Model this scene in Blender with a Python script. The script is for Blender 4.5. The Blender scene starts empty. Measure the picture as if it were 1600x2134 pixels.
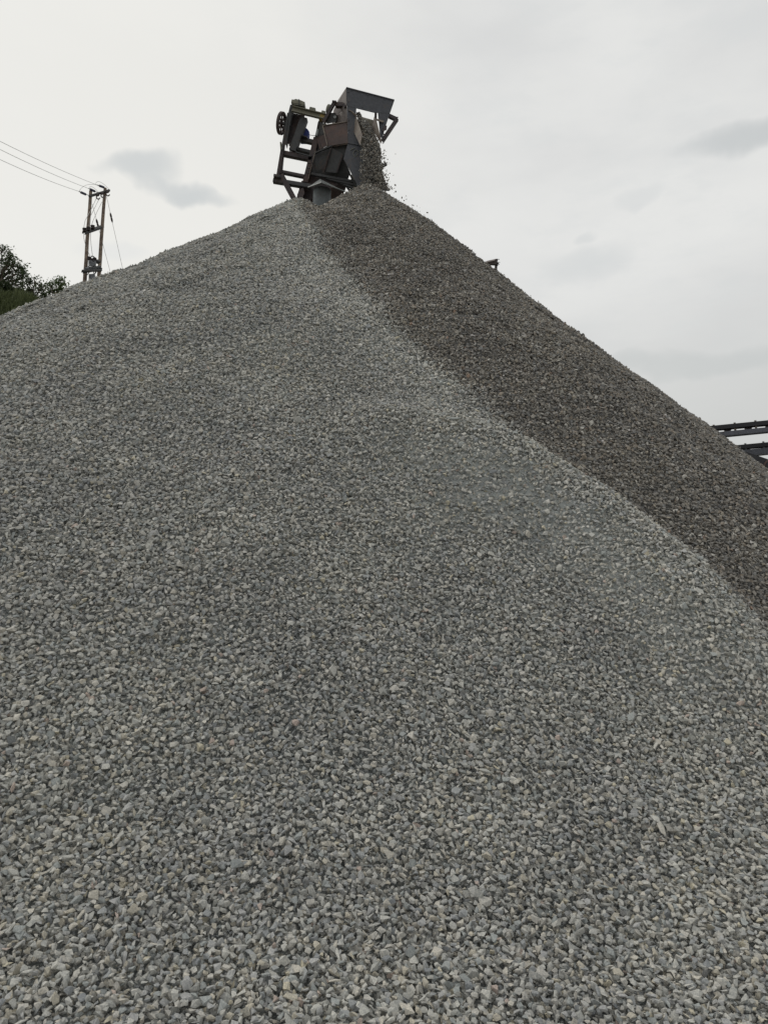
import bpy, bmesh, math, random
import numpy as np
from mathutils import Vector, Matrix
R = math.radians
sc = bpy.context.scene
COL = sc.collection
rng = np.random.default_rng(11)
random.seed(5)

# ------------------------------------------------------------------ camera
PITCH, ROLL = R(5), R(2)
CAMP = np.array([0.0, 0.0, 1.5])
FWD = np.array([0, math.cos(PITCH), math.sin(PITCH)])
up0 = np.array([0, -math.sin(PITCH), math.cos(PITCH)])
rt0 = np.array([1.0, 0, 0])
UP = up0*math.cos(ROLL) - rt0*math.sin(ROLL)
RT = rt0*math.cos(ROLL) + up0*math.sin(ROLL)
FPX = 1541.0
cd = bpy.data.cameras.new('camera')
cam = bpy.data.objects.new('camera', cd)
COL.objects.link(cam)
cd.sensor_fit = 'VERTICAL'; cd.sensor_height = 36; cd.sensor_width = 27
cd.lens = 36*FPX/2134
cd.clip_start = 0.05; cd.clip_end = 3000
cam.matrix_world = Matrix(((RT[0], UP[0], -FWD[0], CAMP[0]), (RT[1], UP[1], -FWD[1], CAMP[1]),
                           (RT[2], UP[2], -FWD[2], CAMP[2]), (0, 0, 0, 1)))
sc.camera = cam

def raydir(px, py):
    return FWD + RT*(px-800)/FPX - UP*(py-1067)/FPX
def P(px, py, Y):                      # the world point seen at photo pixel px,py at world depth Y
    v = raydir(px, py)
    return CAMP + v*(Y/v[1])
def proj(p):
    d = np.asarray(p) - CAMP; z = d@FWD
    return 800+FPX*(d@RT)/z, 1067-FPX*(d@UP)/z, z

# ------------------------------------------------------------------ node helpers
def new_mat(name):
    m = bpy.data.materials.new(name); m.use_nodes = True
    nt = m.node_tree
    for n in list(nt.nodes): nt.nodes.remove(n)
    out = nt.nodes.new('ShaderNodeOutputMaterial'); b = nt.nodes.new('ShaderNodeBsdfPrincipled')
    nt.links.new(b.outputs[0], out.inputs[0])
    return m, nt, b
def nd(nt, t, **k):
    n = nt.nodes.new(t)
    for a, v in k.items(): setattr(n, a, v)
    return n
def mth(nt, op, a, b=None, c=None, clamp=False):
    n = nt.nodes.new('ShaderNodeMath'); n.operation = op; n.use_clamp = clamp
    for i, v in enumerate((a, b, c)):
        if v is None: continue
        if isinstance(v, (int, float)): n.inputs[i].default_value = v
        else: nt.links.new(v, n.inputs[i])
    return n.outputs[0]
def mixc(nt, f, a, b, bt='MIX'):
    n = nt.nodes.new('ShaderNodeMix'); n.data_type = 'RGBA'; n.blend_type = bt
    for i, v in ((0, f), (6, a), (7, b)):
        if isinstance(v, (int, float)): n.inputs[i].default_value = v
        elif isinstance(v, tuple): n.inputs[i].default_value = (*v, 1)
        else: nt.links.new(v, n.inputs[i])
    return n.outputs[2]
def noise(nt, vec, scale, detail=3, rough=.5):
    n = nt.nodes.new('ShaderNodeTexNoise'); n.inputs['Scale'].default_value = scale
    n.inputs['Detail'].default_value = detail; n.inputs['Roughness'].default_value = rough
    if vec is not None: nt.links.new(vec, n.inputs['Vector'])
    return n.outputs[0]
def smooth(nt, v, lo, hi, a=0.0, b=1.0):
    n = nt.nodes.new('ShaderNodeMapRange'); n.interpolation_type = 'SMOOTHSTEP'
    nt.links.new(v, n.inputs[0])
    for i, x in enumerate((lo, hi, a, b)): n.inputs[i+1].default_value = x
    return n.outputs[0]

# ------------------------------------------------------------------ world: bright overcast sky
SUN_EL, SUN_AZ = R(48), R(-62)          # azimuth from +Y, negative = to the left
w = bpy.data.worlds.new('World'); sc.world = w; w.use_nodes = True
nt = w.node_tree
for n in list(nt.nodes): nt.nodes.remove(n)
wo = nd(nt, 'ShaderNodeOutputWorld')
sky = nd(nt, 'ShaderNodeTexSky', sky_type='NISHITA', sun_disc=False)
sky.sun_elevation = SUN_EL; sky.sun_rotation = SUN_AZ
bgs = nd(nt, 'ShaderNodeBackground'); bgs.inputs[1].default_value = 0.06
nt.links.new(sky.outputs[0], bgs.inputs[0])
tc = nd(nt, 'ShaderNodeTexCoord'); dirv = tc.outputs['Generated']
mp = nd(nt, 'ShaderNodeMapping'); mp.inputs['Scale'].default_value = (1, 1, 2.6); mp.inputs['Rotation'].default_value = (0, R(8), 0)
nt.links.new(dirv, mp.inputs[0])
sep = nd(nt, 'ShaderNodeSeparateXYZ'); nt.links.new(dirv, sep.inputs[0])
SX, SY, SZ = sep.outputs
n1 = noise(nt, mp.outputs[0], 2.6, 5, .5)
n2 = noise(nt, mp.outputs[0], 9, 5, .6)
base = mixc(nt, smooth(nt, n1, .32, .66), (.70, .705, .70), (.81, .812, .795))
base = mixc(nt, smooth(nt, n2, .45, .75, 0, .42), base, (.69, .71, .71))
# brighter towards the left horizon, duller low on the right
e1 = raydir(150, 480); e1 = e1/np.linalg.norm(e1)
dot = nd(nt, 'ShaderNodeVectorMath', operation='DOT_PRODUCT'); nt.links.new(dirv, dot.inputs[0]); dot.inputs[1].default_value = tuple(e1)
base = mixc(nt, smooth(nt, dot.outputs['Value'], .86, 1.0, 0, .85), base, (.89, .88, .835))
lowr = mth(nt, 'MULTIPLY', smooth(nt, SX, -.05, .45), smooth(nt, SZ, .42, .10))
base = mixc(nt, mth(nt, 'MULTIPLY', lowr, .85), base, (.60, .61, .59))
# darker small clouds, each in its own direction
nv = nd(nt, 'ShaderNodeTexNoise'); nv.inputs['Scale'].default_value = 7; nv.inputs['Detail'].default_value = 4
nt.links.new(dirv, nv.inputs['Vector'])
vs = nd(nt, 'ShaderNodeVectorMath', operation='SUBTRACT'); nt.links.new(nv.outputs['Color'], vs.inputs[0]); vs.inputs[1].default_value = (.5, .5, .5)
vsc = nd(nt, 'ShaderNodeVectorMath', operation='SCALE'); nt.links.new(vs.outputs[0], vsc.inputs[0]); vsc.inputs['Scale'].default_value = .11
vadd = nd(nt, 'ShaderNodeVectorMath', operation='ADD'); nt.links.new(dirv, vadd.inputs[0]); nt.links.new(vsc.outputs[0], vadd.inputs[1])
def cloud(base, px, py, wx, wy, rot, col, k):
    c = raydir(px, py); c = c/np.linalg.norm(c)
    sub = nd(nt, 'ShaderNodeVectorMath', operation='SUBTRACT'); nt.links.new(vadd.outputs[0], sub.inputs[0]); sub.inputs[1].default_value = tuple(c)
    rx = RT - c*(RT@c); rx /= np.linalg.norm(rx); uy = np.cross(c, rx)
    if uy@UP < 0: uy = -uy
    ax = rx*math.cos(rot) + uy*math.sin(rot); ay = -rx*math.sin(rot) + uy*math.cos(rot)
    tot = None
    for a, s in ((ax, wx/FPX), (ay, wy/FPX)):
        d = nd(nt, 'ShaderNodeVectorMath', operation='DOT_PRODUCT'); nt.links.new(sub.outputs[0], d.inputs[0]); d.inputs[1].default_value = tuple(a/s)
        q = mth(nt, 'MULTIPLY', d.outputs['Value'], d.outputs['Value'])
        tot = q if tot is None else mth(nt, 'ADD', tot, q)
    return mixc(nt, smooth(nt, tot, 1.7, .0, 0, k), base, col)
CC = (.50, .54, .56)
base = cloud(base, 290, 350, 64, 24, R(-4), CC, .55)
base = cloud(base, 395, 398, 70, 17, R(-10), CC, .6)
base = cloud(base, 1560, 262, 105, 30, R(18), (.50, .53, .54), .62)
base = cloud(base, 1210, 545, 70, 34, 0, (.66, .68, .68), .5)
base = cloud(base, 1345, 418, 40, 20, 0, (.68, .70, .70), .5)
base = cloud(base, 1225, 485, 20, 12, 0, (.66, .68, .68), .5)
base = cloud(base, 1450, 745, 260, 22, R(4), (.55, .575, .57), .5)
base = cloud(base, 240, 520, 60, 16, 0, (.78, .79, .78), .5)
bgc = nd(nt, 'ShaderNodeBackground'); nt.links.new(base, bgc.inputs[0]); bgc.inputs[1].default_value = 1.0
mx = nd(nt, 'ShaderNodeMixShader'); mx.inputs[0].default_value = 0.96
nt.links.new(bgs.outputs[0], mx.inputs[1]); nt.links.new(bgc.outputs[0], mx.inputs[2]); nt.links.new(mx.outputs[0], wo.inputs[0])

ld = bpy.data.lights.new('sun', 'SUN'); ld.energy = 1.0; ld.angle = R(16); ld.color = (1, .96, .9)
sun = bpy.data.objects.new('sun', ld); COL.objects.link(sun)
sd = Vector((math.sin(SUN_AZ)*math.cos(SUN_EL), math.cos(SUN_AZ)*math.cos(SUN_EL), math.sin(SUN_EL)))
sun.rotation_euler = sd.to_track_quat('Z', 'Y').to_euler()
sc.view_settings.view_transform = 'Standard'; sc.view_settings.look = 'None'
sc.view_settings.exposure = 0.0; sc.view_settings.gamma = 1
sc.cycles.max_bounces = 6; sc.cycles.diffuse_bounces = 3

# ------------------------------------------------------------------ object helpers
def tag(o, label=None, cat=None, group=None, kind=None):
    if label: o['label'] = label
    if cat: o['category'] = cat
    if group: o['group'] = group
    if kind: o['kind'] = kind
    return o
def empty(name, loc):
    o = bpy.data.objects.new(name, None); COL.objects.link(o); o.location = tuple(loc); o.empty_display_size = .2
    return o
def origin(o):
    v = np.zeros(3)
    while o is not None:
        v += np.array(o.location); o = o.parent
    return v
def link_mesh(name, me, mat, parent=None):
    if mat is not None:
        me.materials.clear(); me.materials.append(mat)
    o = bpy.data.objects.new(name, me); COL.objects.link(o)
    if parent is not None:
        me.transform(Matrix.Translation(Vector(tuple(-origin(parent))))); o.parent = parent
    return o
class MB:
    def __init__(s): s.bm = bmesh.new()
    def hull(s, pts):
        vs = [s.bm.verts.new(tuple(p)) for p in pts]
        r = bmesh.ops.convex_hull(s.bm, input=vs)
        dead = [g for g in set(r['geom_interior'] + r['geom_unused']) if isinstance(g, bmesh.types.BMVert) and g.is_valid and not g.link_faces]
        if dead: bmesh.ops.delete(s.bm, geom=dead, context='VERTS')
        return s
    def bar(s, a, b, wd, dp=None, up=(0, 1, 0)):       # box bar: wd across, dp along the `up` hint
        a = np.asarray(a, float); b = np.asarray(b, float); dp = dp or wd
        d = b-a; d /= np.linalg.norm(d); u = np.asarray(up, float); u = u - d*(u@d)
        if np.linalg.norm(u) < 1e-3: u = np.array([1., 0, 0]) - d*d[0]
        u /= np.linalg.norm(u); v = np.cross(d, u)
        q = []
        for e in (a, b):
            for i, j in ((-1, -1), (1, -1), (1, 1), (-1, 1)): q.append(s.bm.verts.new(tuple(e + v*i*wd/2 + u*j*dp/2)))
        for f in ((0, 1, 2, 3), (7, 6, 5, 4), (0, 4, 5, 1), (1, 5, 6, 2), (2, 6, 7, 3), (3, 7, 4, 0)):
            s.bm.faces.new([q[k] for k in f])
        return s
    def channel(s, a, b, wd, dp, t=.012, up=(0, 1, 0), sgn=1):   # C section, web towards the viewer side
        a = np.asarray(a, float); b = np.asarray(b, float)
        d = b-a; d /= np.linalg.norm(d); u = np.asarray(up, float); u = u - d*(u@d); u /= np.linalg.norm(u); v = np.cross(d, u)
        s.bar(a, b, wd-2*t-.002, t, up)
        for k in (-1, 1):
            o = v*k*(wd/2-t/2) + u*(dp/2-t/2)*sgn
            s.bar(a+o, b+o, t, dp, up)
        return s
    def plate(s, pts, t=.012):
        pts = [np.asarray(p, float) for p in pts]
        n = np.zeros(3)
        for i in range(len(pts)):
            p, q = pts[i], pts[(i+1) % len(pts)]
            n += np.cross(p, q)
        n /= np.linalg.norm(n)
        f = [s.bm.verts.new(tuple(p+n*t/2)) for p in pts]; g = [s.bm.verts.new(tuple(p-n*t/2)) for p in pts]
        s.bm.faces.new(f); s.bm.faces.new(g[::-1])
        for i in range(len(pts)):
            j = (i+1) % len(pts); s.bm.faces.new((f[j], f[i], g[i], g[j]))
        return s
    def tube(s, pts, rad, seg=8, r2=None, cap=True):
        pts = [np.asarray(p, float) for p in pts]; n = len(pts); rings = []
        for i, p in enumerate(pts):
            d = pts[min(i+1, n-1)] - pts[max(i-1, 0)]; d /= np.linalg.norm(d)
            u = np.array([0, 0, 1.]) if abs(d[2]) < .9 else np.array([1., 0, 0])
            u = u - d*(u@d); u /= np.linalg.norm(u); v = np.cross(d, u)
            rr = rad if r2 is None else rad + (r2-rad)*i/(n-1)
            rings.append([s.bm.verts.new(tuple(p + rr*(u*math.cos(2*math.pi*k/seg) + v*math.sin(2*math.pi*k/seg)))) for k in range(seg)])
        for i in range(n-1):
            for k in range(seg):
                s.bm.faces.new((rings[i][k], rings[i][(k+1) % seg], rings[i+1][(k+1) % seg], rings[i+1][k]))
        if cap: s.bm.faces.new(rings[0][::-1]); s.bm.faces.new(rings[-1])
        return s
    def lathe(s, a, b, prof, seg=20):                  # prof: (t along a-b, radius)
        a = np.asarray(a, float); b = np.asarray(b, float); d = b-a; d = d/np.linalg.norm(d)
        u = np.array([0, 0, 1.]) if abs(d[2]) < .9 else np.array([1., 0, 0])
        u = u - d*(u@d); u /= np.linalg.norm(u); v = np.cross(d, u); rings = []
        for t, rr in prof:
            c = a + (b-a)*t
            rings.append([s.bm.verts.new(tuple(c + rr*(u*math.cos(2*math.pi*k/seg) + v*math.sin(2*math.pi*k/seg)))) for k in range(seg)])
        for i in range(len(rings)-1):
            for k in range(seg):
                s.bm.faces.new((rings[i][k], rings[i][(k+1) % seg], rings[i+1][(k+1) % seg], rings[i+1][k]))
        s.bm.faces.new(rings[0][::-1]); s.bm.faces.new(rings[-1])
        return s
    def build(s, name, mat, parent=None, smooth_ang=None):
        bmesh.ops.recalc_face_normals(s.bm, faces=s.bm.faces[:])
        me = bpy.data.meshes.new(name); s.bm.to_mesh(me); s.bm.free()
        if smooth_ang:
            for p in me.polygons: p.use_smooth = True
            me.set_sharp_from_angle(angle=R(smooth_ang))
        return link_mesh(name, me, mat, parent)

# ------------------------------------------------------------------ pile shape
Q = [-1.915, 14.606, 9.146, 0.799, -0.567, 14.724, 9.63, 0.891, 0.884, 0.124, 0.122, -11.508, 6.133, 0.461, 17.658]
def vnoise(x, y, seed):                                 # smooth value noise
    r_ = np.random.default_rng(seed).random((64, 64))
    xi = np.floor(x).astype(int); yi = np.floor(y).astype(int); fx = x-xi; fy = y-yi
    fx = fx*fx*(3-2*fx); fy = fy*fy*(3-2*fy)
    g = lambda i, j: r_[i % 64, j % 64]
    return ((g(xi, yi)*(1-fx)+g(xi+1, yi)*fx)*(1-fy) + (g(xi, yi+1)*(1-fx)+g(xi+1, yi+1)*fx)*fy) - .5
LOBE = []
def hit(px, py):                                        # where the sight line of a photo pixel meets the pile
    v = raydir(px, py); t = np.linspace(1.5, 24, 3000); p = CAMP + v*t[:, None]
    return p[np.argmax(p[:, 2] < hf(p[:, 0], p[:, 1]))]
def hf(gx, gy, ids=False):
    ax, ay, Ha, sa, bx, by, Hb, sb, el, ka, kb, cx, Hc, s_c, cy = Q
    dxa = gx-ax; ra = np.hypot(np.where(dxa < 0, dxa*el, dxa), gy-ay)
    A = Ha - sa*(np.sqrt(ra**2+ka**2)-ka)
    rb = np.hypot(gx-bx, gy-by); B = Hb - sb*(np.sqrt(rb**2+kb**2)-kb)
    rc = np.hypot(gx-cx, gy-cy); C = Hc - s_c*(np.sqrt(rc**2+1.5**2)-1.5)
    ang = np.arctan2(gx-bx, by-gy)
    B = B + np.minimum(rb, 3)*.022*vnoise(ang*14+7, rb*.35, 3)
    A = A + np.minimum(ra, 3)*.022*vnoise(np.arctan2(dxa, ay-gy)*12+3, ra*.4, 4)
    AC = np.logaddexp(A/.25, C/.25)*.25
    T = np.logaddexp(AC/.06, B/.06)*.06
    Z = np.logaddexp(T/.35, 0)*.35
    amp = np.clip((Z+.6)/2, .3, 1)
    Z = Z + amp*(.13*vnoise(gx*.9+5, gy*.9, 1) + .05*vnoise(gx*2.3, gy*2.3+9, 2)) + .018*vnoise(gx*6, gy*6, 5)
    for (x0, y0), (x1, y1), h_ in LOBE:
        t = np.clip(((gx-x0)*(x1-x0)+(gy-y0)*(y1-y0))/((x1-x0)**2+(y1-y0)**2), 0, 1)
        dd = np.hypot(gx-x0-t*(x1-x0), gy-y0-t*(y1-y0)); Z = Z + h_*np.exp(-(dd/.48)**2)
    if ids: return Z, B-AC
    return Z
def nrm(gx, gy, e=.06):
    dx = (hf(gx+e, gy)-hf(gx-e, gy))/(2*e); dy = (hf(gx, gy+e)-hf(gx, gy-e))/(2*e)
    n = np.stack([-dx, -dy, np.ones_like(dx)], -1)
    return n/np.linalg.norm(n, axis=-1, keepdims=True)

# ------------------------------------------------------------------ stone material
def stone_mat():
    m, nt, b = new_mat('crushed_stone')
    at = nd(nt, 'ShaderNodeAttribute', attribute_name='rnd'); rnd = at.outputs['Fac']
    geo = nd(nt, 'ShaderNodeNewGeometry'); pos = geo.outputs['Position']
    sp = nd(nt, 'ShaderNodeSeparateXYZ'); nt.links.new(pos, sp.inputs[0]); X, Y, Z = sp.outputs
    def ramp(g, stops):
        r = nd(nt, 'ShaderNodeValToRGB'); r.color_ramp.interpolation = 'CONSTANT'
        el = r.color_ramp.elements
        while len(el) < len(stops): el.new(.5)
        for e, (p, c) in zip(el, stops): e.position = p; l = sum(c)/3; k = .95 if g < 1.7 else .85; e.color = tuple((x*k+l*(1-k))*g*q for x, q in zip(c, (1.004, .997, .99)))+(1,)
        nt.links.new(rnd, r.inputs[0]); return r.outputs[0]
    light = ramp(1.54, [(0, (.265, .268, .25)), (.16, (.23, .235, .22)), (.30, (.31, .31, .285)), (.42, (.20, .215, .21)), (.52, (.28, .275, .25)),
                  (.63, (.19, .20, .20)), (.70, (.34, .335, .31)), (.77, (.285, .275, .24)), (.84, (.235, .24, .235)), (.955, (.31, .29, .225)),
                  (.972, (.15, .16, .165)), (.99, (.28, .235, .205)), (.997, (.32, .28, .19)), (.9992, (.22, .11, .06))])
    dark = ramp(2.08, [(0, (.120, .112, .098)), (.16, (.098, .093, .083)), (.30, (.150, .140, .120)), (.42, (.080, .080, .076)), (.52, (.125, .118, .105)),
                 (.63, (.10, .102, .10)), (.70, (.21, .205, .185)), (.77, (.145, .125, .10)), (.84, (.11, .11, .105)), (.93, (.165, .15, .12)),
                 (.965, (.06, .06, .06)), (.985, (.26, .25, .24)), (.994, (.17, .12, .09)), (.9975, (.12, .07, .05))])
    # plan position relative to the seam where the fresh cone laps over the old heap
    xb = mth(nt, 'MULTIPLY_ADD', mth(nt, 'MULTIPLY_ADD', mth(nt, 'MULTIPLY_ADD', Y, BQ[0], BQ[1]), Y, BQ[2]), Y, BQ[3])
    d = mth(nt, 'SUBTRACT', X, xb)
    d = mth(nt, 'ADD', d, mth(nt, 'MULTIPLY', mth(nt, 'SUBTRACT', rnd, .5), .30))
    d = mth(nt, 'ADD', d, mth(nt, 'MULTIPLY', mth(nt, 'SUBTRACT', noise(nt, pos, 1.3, 4), .5), .45))
    # the fan ends towards the foot, where the old spread gravel lies
    fan = smooth(nt, d, -.08, .12)
    lo = mth(nt, 'SUBTRACT', Z, 0); fan = mth(nt, 'MULTIPLY', fan, smooth(nt, lo, .3, 1.0, .15, 1))
    col = mixc(nt, fan, light, dark)
    foot = mth(nt, 'MULTIPLY', smooth(nt, Y, 5.2, 3.0), smooth(nt, rnd, .70, .705)); foot = mth(nt, 'MULTIPLY', foot, smooth(nt, rnd, .84, .835))
    col = mixc(nt, mth(nt, 'MULTIPLY', foot, .35), col, (.43, .39, .29))
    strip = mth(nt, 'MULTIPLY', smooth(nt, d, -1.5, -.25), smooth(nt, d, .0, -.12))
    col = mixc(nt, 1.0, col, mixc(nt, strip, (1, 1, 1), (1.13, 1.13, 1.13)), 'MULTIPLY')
    # dustier and cleaner patches
    big = noise(nt, pos, .7, 4, .6)
    col = mixc(nt, 1.0, col, mixc(nt, smooth(nt, big, .3, .7), (.93, .925, .94), (1.07, 1.06, 1.05)), 'MULTIPLY')
    st = noise(nt, pos, 2.4, 3, .6)
    col = mixc(nt, 1.0, col, mixc(nt, smooth(nt, st, .3, .7), (.93, .93, .93), (1.06, 1.06, 1.06)), 'MULTIPLY')
    # mottling in each stone
    fn = noise(nt, pos, 170, 4, .65); fn2 = noise(nt, pos, 60, 2)
    col = mixc(nt, 1.0, col, mixc(nt, smooth(nt, fn, .35, .68), (.74, .75, .77), (1.16, 1.15, 1.12)), 'MULTIPLY')
    col = mixc(nt, smooth(nt, fn2, .6, .72, 0, .3), col, (.36, .355, .33))
    nt.links.new(col, b.inputs['Base Color']); b.inputs['Roughness'].default_value = .88; b.inputs['Specular IOR Level'].default_value = .25
    bp = nd(nt, 'ShaderNodeBump'); bp.inputs['Strength'].default_value = .5; bp.inputs['Distance'].default_value = .003
    nt.links.new(fn, bp.inputs['Height']); nt.links.new(bp.outputs[0], b.inputs['Normal'])
    return m
# seam of the fresh fan and the low bulge beside it, laid out in plan
sp_ = np.array([hit(*q) for q in ((652, 460), (678, 530), (731, 580), (787, 634), (837, 686), (897, 738), (969, 800), (1070, 905), (1180, 1018), (1300, 1110), (1400, 1190), (1500, 1262), (1590, 1325))])
BQ = [float(v) for v in np.polyfit(sp_[:, 1], sp_[:, 0], 3)]
lp_ = [hit(*q)[:2] for q in ((830, 900), (960, 960), (1100, 1020), (1250, 1110), (1420, 1250), (1560, 1400))]
LOBE = [(tuple(lp_[i]), tuple(lp_[i+1]), .17) for i in range(5)]
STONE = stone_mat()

# ------------------------------------------------------------------ stones
def stone_variants(n, seed):
    r = np.random.default_rng(seed); out = []
    for i in range(n):
        k = r.integers(8, 13)
        p = r.normal(size=(k, 3)); p /= np.linalg.norm(p, axis=1, keepdims=True)
        p *= r.uniform(.82, 1.05, size=(k, 1))
        # chip with blocky bias
        p = np.sign(p)*np.abs(p)**r.uniform(.75, 1.0)
        ar = np.array([1., r.uniform(.6, .92), r.uniform(.38, .75)])
        if r.random() < .16: ar = np.array([1.25, r.uniform(.42, .6), r.uniform(.25, .4)])
        p = p*ar*.5
        bm = bmesh.new(); vs = [bm.verts.new(tuple(q)) for q in p]
        rr = bmesh.ops.convex_hull(bm, input=vs)
        bmesh.ops.delete(bm, geom=[v for v in bm.verts if not v.link_faces], context='VERTS')
        bmesh.ops.triangulate(bm, faces=bm.faces[:]); bmesh.ops.recalc_face_normals(bm, faces=bm.faces[:])
        bm.verts.index_update()
        out.append((np.array([v.co[:] for v in bm.verts]), np.array([[v.index for v in f.verts] for f in bm.faces])))
        bm.free()
    return out
SV = stone_variants(70, 3)
def frames(n, N, tilt, r):                              # rotation frames: local z near normal N, random spin
    t = N + r.normal(size=N.shape)*tilt[:, None]; t /= np.linalg.norm(t, axis=1, keepdims=True)
    a = r.normal(size=N.shape); a -= t*(a*t).sum(1, keepdims=True); a /= np.linalg.norm(a, axis=1, keepdims=True)
    return np.stack([a, np.cross(t, a), t], -1)         # columns
def scatter_mesh(pos, M, size, r, name, extra=None):
    """stones at pos with frames M and size -> one mesh"""
    vid = r.integers(0, len(SV), len(pos)); V = []; F = []; A = []; off = 0
    rv = r.random(len(pos))
    for k in range(len(SV)):
        idx = np.where(vid == k)[0]
        if not len(idx): continue
        v, f = SV[k]
        sc3 = size[idx][:, None, None]*r.uniform(.85, 1.15, (len(idx), 1, 3))
        vv = np.einsum('nij,nvj->nvi', M[idx], v[None]*sc3) + pos[idx][:, None]
        V.append(vv.reshape(-1, 3)); nv = len(v)
        ff = f[None] + (off + np.arange(len(idx))*nv)[:, None, None]
        F.append(ff.reshape(-1, 3)); A.append(np.repeat(rv[idx], len(f))); off += nv*len(idx)
    V = np.concatenate(V); F = np.concatenate(F); A = np.concatenate(A)
    if extra is not None:                               # append a base surface
        v2, f2 = extra; F = np.concatenate([F, f2+len(V)]); V = np.concatenate([V, v2]); A = np.concatenate([A, np.full(len(f2), .45)])
    me = bpy.data.meshes.new(name)
    me.vertices.add(len(V)); me.vertices.foreach_set('co', V.astype(np.float32).ravel())
    me.loops.add(len(F)*3); me.loops.foreach_set('vertex_index', F.astype(np.int32).ravel())
    me.polygons.add(len(F)); me.polygons.foreach_set('loop_start', np.arange(0, len(F)*3, 3, dtype=np.int32))
    me.update(calc_edges=True); me.shade_flat()
    a = me.attributes.new('rnd', 'FLOAT', 'FACE'); a.data.foreach_set('value', A.astype(np.float32))
    me.materials.append(STONE)
    return me
def sizes(n, r, med=.030, sg=.30, lo=.013, hi=.062):
    return np.clip(med*np.exp(r.normal(size=n)*sg), lo, hi)

# base surface of the pile, stretched finer near the camera
gxs = np.arange(-24, 20.01, .16); gys = np.arange(-4, 32.01, .16)
GX, GY = np.meshgrid(gxs, gys); GZ = hf(GX, GY)
bv = np.stack([GX, GY, GZ-.075], -1).reshape(-1, 3)
nx, ny = len(gxs), len(gys)
ii = (np.arange(ny-1)[:, None]*nx + np.arange(nx-1)[None]).ravel()
bf = np.concatenate([np.stack([ii, ii+1, ii+nx+1], -1), np.stack([ii, ii+nx+1, ii+nx], -1)])
# near stones: real individual stones out to NEAR metres
NEAR = 9.6
def med_at(d): return .0305 + .0019*np.clip(d-2.6, -1, 7)       # coarser stones have rolled clear of the foot
def near_layer(sf, mf, zoff, zj, seed, dens=1.0, sg=.22, region=None):
    r = np.random.default_rng(seed); XX = []; YY = []
    if region is None:
        y = .9
        while y < NEAR+.4:
            sp_ = sf*med_at(y); x = np.arange(-.6*y-1, .6*y+1, sp_) + r.uniform(0, sp_)
            XX.append(x + r.uniform(-.42, .42, x.shape)*sp_); YY.append(y + r.uniform(-.42, .42, x.shape)*sp_); y += sp_*.87
        X, Y = np.concatenate(XX), np.concatenate(YY)
        k = (np.abs(X) < .58*Y+.75) & (np.hypot(X, Y) < NEAR) & (r.random(len(X)) < dens)
    else:
        x0, x1, y0, y1 = region; sp_ = sf*.045*.9
        X, Y = np.meshgrid(np.arange(x0, x1, sp_), np.arange(y0, y1, sp_)); X = (X + r.uniform(-.45, .45, X.shape)*sp_).ravel(); Y = (Y + r.uniform(-.45, .45, Y.shape)*sp_).ravel()
        k = apex_zone(X, Y, 0) & (r.random(len(X)) < dens)
    X, Y = X[k], Y[k]
    Zs = hf(X, Y); N = nrm(X, Y)
    n = len(X); med = mf*med_at(np.hypot(X, Y)); s = np.clip(med*np.exp(r.normal(size=n)*sg), .4*med, 2.0*med)
    pos = np.stack([X, Y, Zs], -1) + N*((zoff + r.normal(size=n)*zj)*med + (s-med)*.25)[:, None]
    return pos, frames(n, N, np.abs(r.normal(size=n))*.5+.15, r), s
def apex_zone(x, y, m):
    ax, ay, bx, by = Q[0], Q[1], Q[4], Q[5]
    return (np.hypot(x-ax, y-ay) < 1.0-m) | (np.hypot(x-bx, y-by) < 1.3-m)
LAY = []
for i_, (sf, mf, zo, zj, dn) in enumerate(((.80, 1.0, -1.35, .12, 1), (.82, 1.0, -.86, .14, 1), (.88, 1.04, -.12, .17, .92))):
    LAY.append(near_layer(sf, mf, zo, zj, 21+i_, dn))
    LAY.append(near_layer(sf, mf, zo, zj, 31+i_, dn, region=(-3.2, 1.0, 13.2, 16.3)))
pos, MM, ss = (np.concatenate([l[k] for l in LAY]) for k in range(3))
print('near stones', len(pos))
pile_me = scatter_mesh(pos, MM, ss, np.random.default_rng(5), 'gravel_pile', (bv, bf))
# patches of stones for the slopes further up
def patch(seed, rad=.33):
    r = np.random.default_rng(seed); res = []
    for sp, med, zo, dn in ((.036, .045, -.058, 1), (.037, .045, -.039, 1), (.0395, .047, -.005, .93)):
        g = np.arange(-rad, rad, sp); X, Y = np.meshgrid(g, g)
        X = X + r.uniform(-.45, .45, X.shape)*sp; Y = Y + r.uniform(-.45, .45, Y.shape)*sp
        X, Y = X.ravel(), Y.ravel(); rr = np.hypot(X, Y)
        k = (rr < rad*r.uniform(.82, 1.0, rr.shape)) & (r.random(len(X)) < dn); X, Y = X[k], Y[k]; n = len(X)
        s = sizes(n, r, med, .22, .018, .09); pos = np.stack([X, Y, zo + r.normal(size=n)*.007 - .008*(rr[k]/rad)**2], -1)
        res.append((pos, frames(n, np.tile([0, 0, 1.], (n, 1)), np.abs(r.normal(size=n))*.5+.15, r), s))
    return scatter_mesh(np.concatenate([q[0] for q in res]), np.concatenate([q[1] for q in res]), np.concatenate([q[2] for q in res]), r, 'stone_patch')
pc = bpy.data.collections.new('stone_patches')
NP = 12
for i in range(NP):
    pc.objects.link(bpy.data.objects.new('stone_patch.%03d' % i, patch(100+i)))
sp = .42
xs = np.arange(-20, 15, sp); ys = np.arange(-2, 27, sp*.88)
X, Y = np.meshgrid(xs, ys); X = X + (np.arange(len(ys)) % 2)[:, None]*sp/2
X = (X + rng.uniform(-.1, .1, X.shape)*sp).ravel(); Y = (Y + rng.uniform(-.2, .2, Y.shape)*sp).ravel()
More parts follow.
